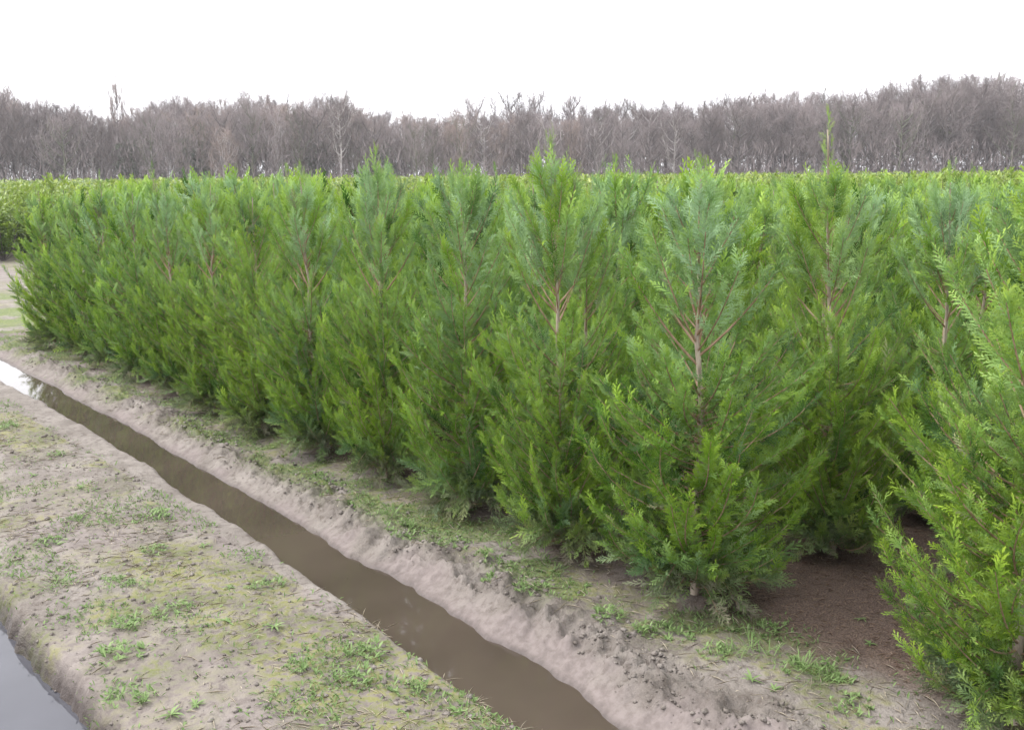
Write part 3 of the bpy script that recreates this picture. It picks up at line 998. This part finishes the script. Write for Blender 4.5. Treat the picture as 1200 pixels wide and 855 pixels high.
plant('weed_clump', CLU[0], 1.22, 3.86, 1.25, 'largest bright green weed clump on the berm between the two ditches', 'weed')
W_BERM = [(1.64, 3.84), (1.34, 4.1), (1.72, 4.86), (1.79, 6.2), (1.57, 5.58), (1.95, 5.4), (1.96, 4.81), (1.98, 4.14), (1.11, 3.5), (1.18, 3.29), (1.93, 3.26), (1.92, 2.9), (1.95, 2.66),
          (1.41, 4.57), (1.37, 5.33), (1.65, 6.67), (1.9, 7.04), (1.85, 8.1), (1.27, 3.29), (1.67, 3.27), (1.78, 3.09), (1.82, 4.21), (1.51, 4.12), (1.5, 4.49), (1.77, 3.67)]
W_BANK = [(2.78, 4.24), (2.97, 4.83), (2.91, 3.98), (2.96, 4.19), (2.78, 3.49), (2.92, 3.89), (2.9, 3.68), (3.16, 2.41), (3.12, 2.02), (2.9, 2.12), (2.9, 2.85), (3.05, 3.14), (2.98, 2.57),
          (2.91, 3.26), (2.80, 3.29), (3.04, 4.38), (2.86, 4.36), (2.88, 4.91), (3.02, 5.46), (3.15, 6.14), (3.3, 2.34), (3.15, 1.91), (3.02, 1.78), (2.91, 2.03), (2.97, 2.33), (2.85, 2.88), (2.93, 2.66)]
W_GAP = [(3.66, 2.14), (3.51, 2.01)]
for i, (xv, yv) in enumerate(W_BERM):
    k = i % 3 != 0
    plant('weed_clump' if k else 'weed_rosette', (CLU if k else ROS)[i % 5], xv, yv, random.uniform(0.7, 1.15),
          'low leafy weed clump growing on the sandy berm between the two ditches' if k else 'flat star-shaped weed rosette on the sandy berm between the ditches', 'weed',
          'weed clumps on the berm' if k else 'weed rosettes on the berm')
for i, (xv, yv) in enumerate(W_BANK):
    k = i % 2 == 0
    plant('weed_clump' if k else 'weed_rosette', (CLU if k else ROS)[i % 5], xv, yv, random.uniform(0.65, 1.1),
          'low leafy weed clump on the strip between muddy bank and conifers' if k else 'pale green weed rosette on the strip between muddy bank and conifers', 'weed',
          'weed clumps below the conifers' if k else 'weed rosettes below the conifers')
for i, (xv, yv) in enumerate(W_GAP):
    plant('weed_rosette', ROS[i], xv, yv, 0.8, 'small weed seedling on the dark needle litter of the bare gap', 'weed', 'seedlings in the bare gap')
for i, (xv, yv) in enumerate([(3.09, 3.66), (3.06, 3.37), (3.13, 2.19), (3.1, 2.04), (2.92, 4.54), (3.05, 3.73), (3.1, 3.51), (3.09, 2.27), (3.09, 1.96), (2.96, 5.39), (2.88, 2.83), (3.01, 2.29),
                              (3.02, 6.9), (3.02, 8.0), (3.0, 8.3), (3.05, 8.6), (3.0, 9.2), (3.05, 10.1), (3.0, 10.5), (3.03, 11.2)]):
    plant('grass_tuft', TUF[i % 4], xv, yv, random.uniform(0.9, 1.4), 'fresh green grass tuft on the strip in front of the ditch-side conifers', 'grass tuft', 'grass tufts below the conifers')
plant('grass_tuft', TUF[0], 1.22, 4.74, 1.2, 'grass tuft on the berm near the rim of the dark pool', 'grass tuft')

# ground cover: seedlings and short blades nobody could count
rng = np.random.default_rng(99)


def scatter(n, x0, x1, y0, y1, dens):
    px = rng.uniform(x0, x1, n); py = y0 + (y1 - y0) * rng.random(n) ** 1.5
    keep = rng.random(n) < dens(px, py)
    return px[keep], py[keep]


def berm_ok(px, py):
    return (px > 0.98) & (px < ditch_left(py) + 0.01)


g = Geo()
xs, ys = scatter(30000, 0.98, 2.15, 2.2, 12, lambda a, b: berm_ok(a, b) * (0.10 + 0.9 * sstep(0.50, 0.66, fbm(a * 3.3, b * 3.3, 55))))
xb, yb = scatter(26000, 2.70, 3.5, 1.4, 13.5, lambda a, b: (0.05 + 0.95 * sstep(0.50, 0.62, fbm(a * 3.1 + 4, b * 3.1, 91))) * sstep(2.72, 2.95, a) * sstep(3.5, 3.2, a))
xs, ys = np.concatenate([xs, xb]), np.concatenate([ys, yb])
zs = terrain(xs, ys)
n = len(xs)
b = rng.uniform(0, 6.28, n)
A = np.stack([np.cos(b), np.sin(b), rng.uniform(0.2, 1.6, n)], -1)
add_leaves(g, np.stack([xs, ys, zs], -1), A, np.array([0, 0, 1.0]) + rng.normal(0, 0.2, (n, 3)), rng.uniform(0.010, 0.035, n), rng.uniform(0.004, 0.010, n), np.clip(rng.normal(0.5, 0.25, n), 0, 1))
tag(link('weed_cover', g.mesh('weed_cover'), M['weed']), 'thin cover of tiny green weeds and grass on the sandy soil', 'weed cover', kind='stuff')

# straw and dead stems
g = Geo()
xs, ys = scatter(6000, 1.12, 2.12, 2.2, 9, lambda a, b: berm_ok(a, b) * (0.15 + 0.85 * sstep(0.45, 0.65, fbm(a * 2.3, b * 2.3, 58))))
xb, yb = scatter(2500, 2.75, 3.4, 1.4, 9, lambda a, b: 0.5 + 0 * a)
xs, ys = np.concatenate([xs, xb]), np.concatenate([ys, yb])
n = len(xs); b = rng.uniform(0, 6.28, n)
P = np.stack([xs, ys, terrain(xs, ys) + 0.004], -1)
add_leaves(g, P, np.stack([np.cos(b), np.sin(b), rng.uniform(-0.02, 0.25, n)], -1), np.array([0, 0, 1.0]) + rng.normal(0, 0.2, (n, 3)),
           rng.uniform(0.02, 0.10, n), rng.uniform(0.0018, 0.0036, n), 0.2 + 0.8 * rng.random(n))
tag(link('straw', g.mesh('straw'), M['straw']), 'dry pale straw and dead stems lying on the soil', 'straw', kind='stuff')

# needle litter under the conifers
g = Geo()
xs, ys = scatter(16000, 3.2, 5.6, 1.0, 7, lambda a, b: sstep(3.15, 3.6, a))
n = len(xs); b = rng.uniform(0, 6.28, n)
add_leaves(g, np.stack([xs, ys, terrain(xs, ys) + 0.003], -1), np.stack([np.cos(b), np.sin(b), rng.uniform(0, 0.25, n)], -1), np.array([0, 0, 1.0]) + rng.normal(0, 0.2, (n, 3)),
           rng.uniform(0.012, 0.05, n), rng.uniform(0.002, 0.0045, n), rng.random(n))
tag(link('needle_litter', g.mesh('needle_litter'), M['litter']), 'reddish-brown dead needles littering the soil under the conifers', 'needle litter', kind='stuff')

# clods
ico = np.array([[0, 0, -1], [0.72, -0.53, -0.45], [-0.28, -0.85, -0.45], [-0.89, 0, -0.45], [-0.28, 0.85, -0.45], [0.72, 0.53, -0.45],
                [0.28, -0.85, 0.45], [-0.72, -0.53, 0.45], [-0.72, 0.53, 0.45], [0.28, 0.85, 0.45], [0.89, 0, 0.45], [0, 0, 1]])
icf = np.array([[0, 1, 2], [1, 0, 5], [0, 2, 3], [0, 3, 4], [0, 4, 5], [1, 5, 10], [2, 1, 6], [3, 2, 7], [4, 3, 8], [5, 4, 9],
                [1, 10, 6], [2, 6, 7], [3, 7, 8], [4, 8, 9], [5, 9, 10], [6, 10, 11], [7, 6, 11], [8, 7, 11], [9, 8, 11], [10, 9, 11]])
g = Geo()
xs, ys = scatter(11000, 2.5, 3.3, 1.3, 12, lambda a, b: sstep(0.08, 0.20, a - ditch_right(b)) * sstep(0.55, 0.32, a - ditch_right(b)) * sstep(0.42, 0.58, fbm(a * 4, b * 4, 44)))
xb, yb = scatter(5000, 0.95, 2.12, 2.2, 8, lambda a, b: berm_ok(a, b) * 0.4)
xs, ys = np.concatenate([xs, xb]), np.concatenate([ys, yb])
n = len(xs)
sz = 0.003 + 0.012 * rng.random(n) ** 3.5
V = ico[None] * sz[:, None, None] * rng.uniform(0.45, 1.5, (n, 12, 1)) * np.array([1, 1, 0.65]) + np.stack([xs, ys, terrain(xs, ys) + sz * 0.2], -1)[:, None]
g.add(V.reshape(-1, 3), tris=(icf[None] + (np.arange(n) * 12)[:, None, None]).reshape(-1, 3), moss=0.0, wet=0.0, sand=0.0, litter=0.0, grass=0.0)
tag(link('soil_clods', g.mesh('soil_clods'), M['ground']), 'crumbly brown soil clods along the ditch bank', 'soil clods', kind='stuff')

# ------------------------------------------------------------------ damp winter air
n = NT('winter_haze')
pv = n.new('ShaderNodeVolumePrincipled')
pv.inputs['Color'].default_value = (0.93, 0.94, 0.97, 1)
pv.inputs['Density'].default_value = 0.0006
pv.inputs['Anisotropy'].default_value = 0.2
n.l.new(pv.outputs[0], n.out.inputs['Volume'])
zlo, zhi = float(GZ.min()) - 1.0, 16.0
bx0, bx1, by0, by1 = float(gx[0]) - 3, float(gx[-1]) + 3, float(gy[0]) - 3, float(gy[-1]) + 3
hv = np.array([(a, b, c) for c in (zlo, zhi) for b in (by0, by1) for a in (bx0, bx1)])
hq = np.array([(0, 2, 3, 1), (4, 5, 7, 6), (0, 1, 5, 4), (2, 6, 7, 3), (0, 4, 6, 2), (1, 3, 7, 5)])
tag(link('haze', mesh_np('haze', hv, quads=hq), n.m), 'thin pale winter haze over the field', 'haze', kind='stuff')
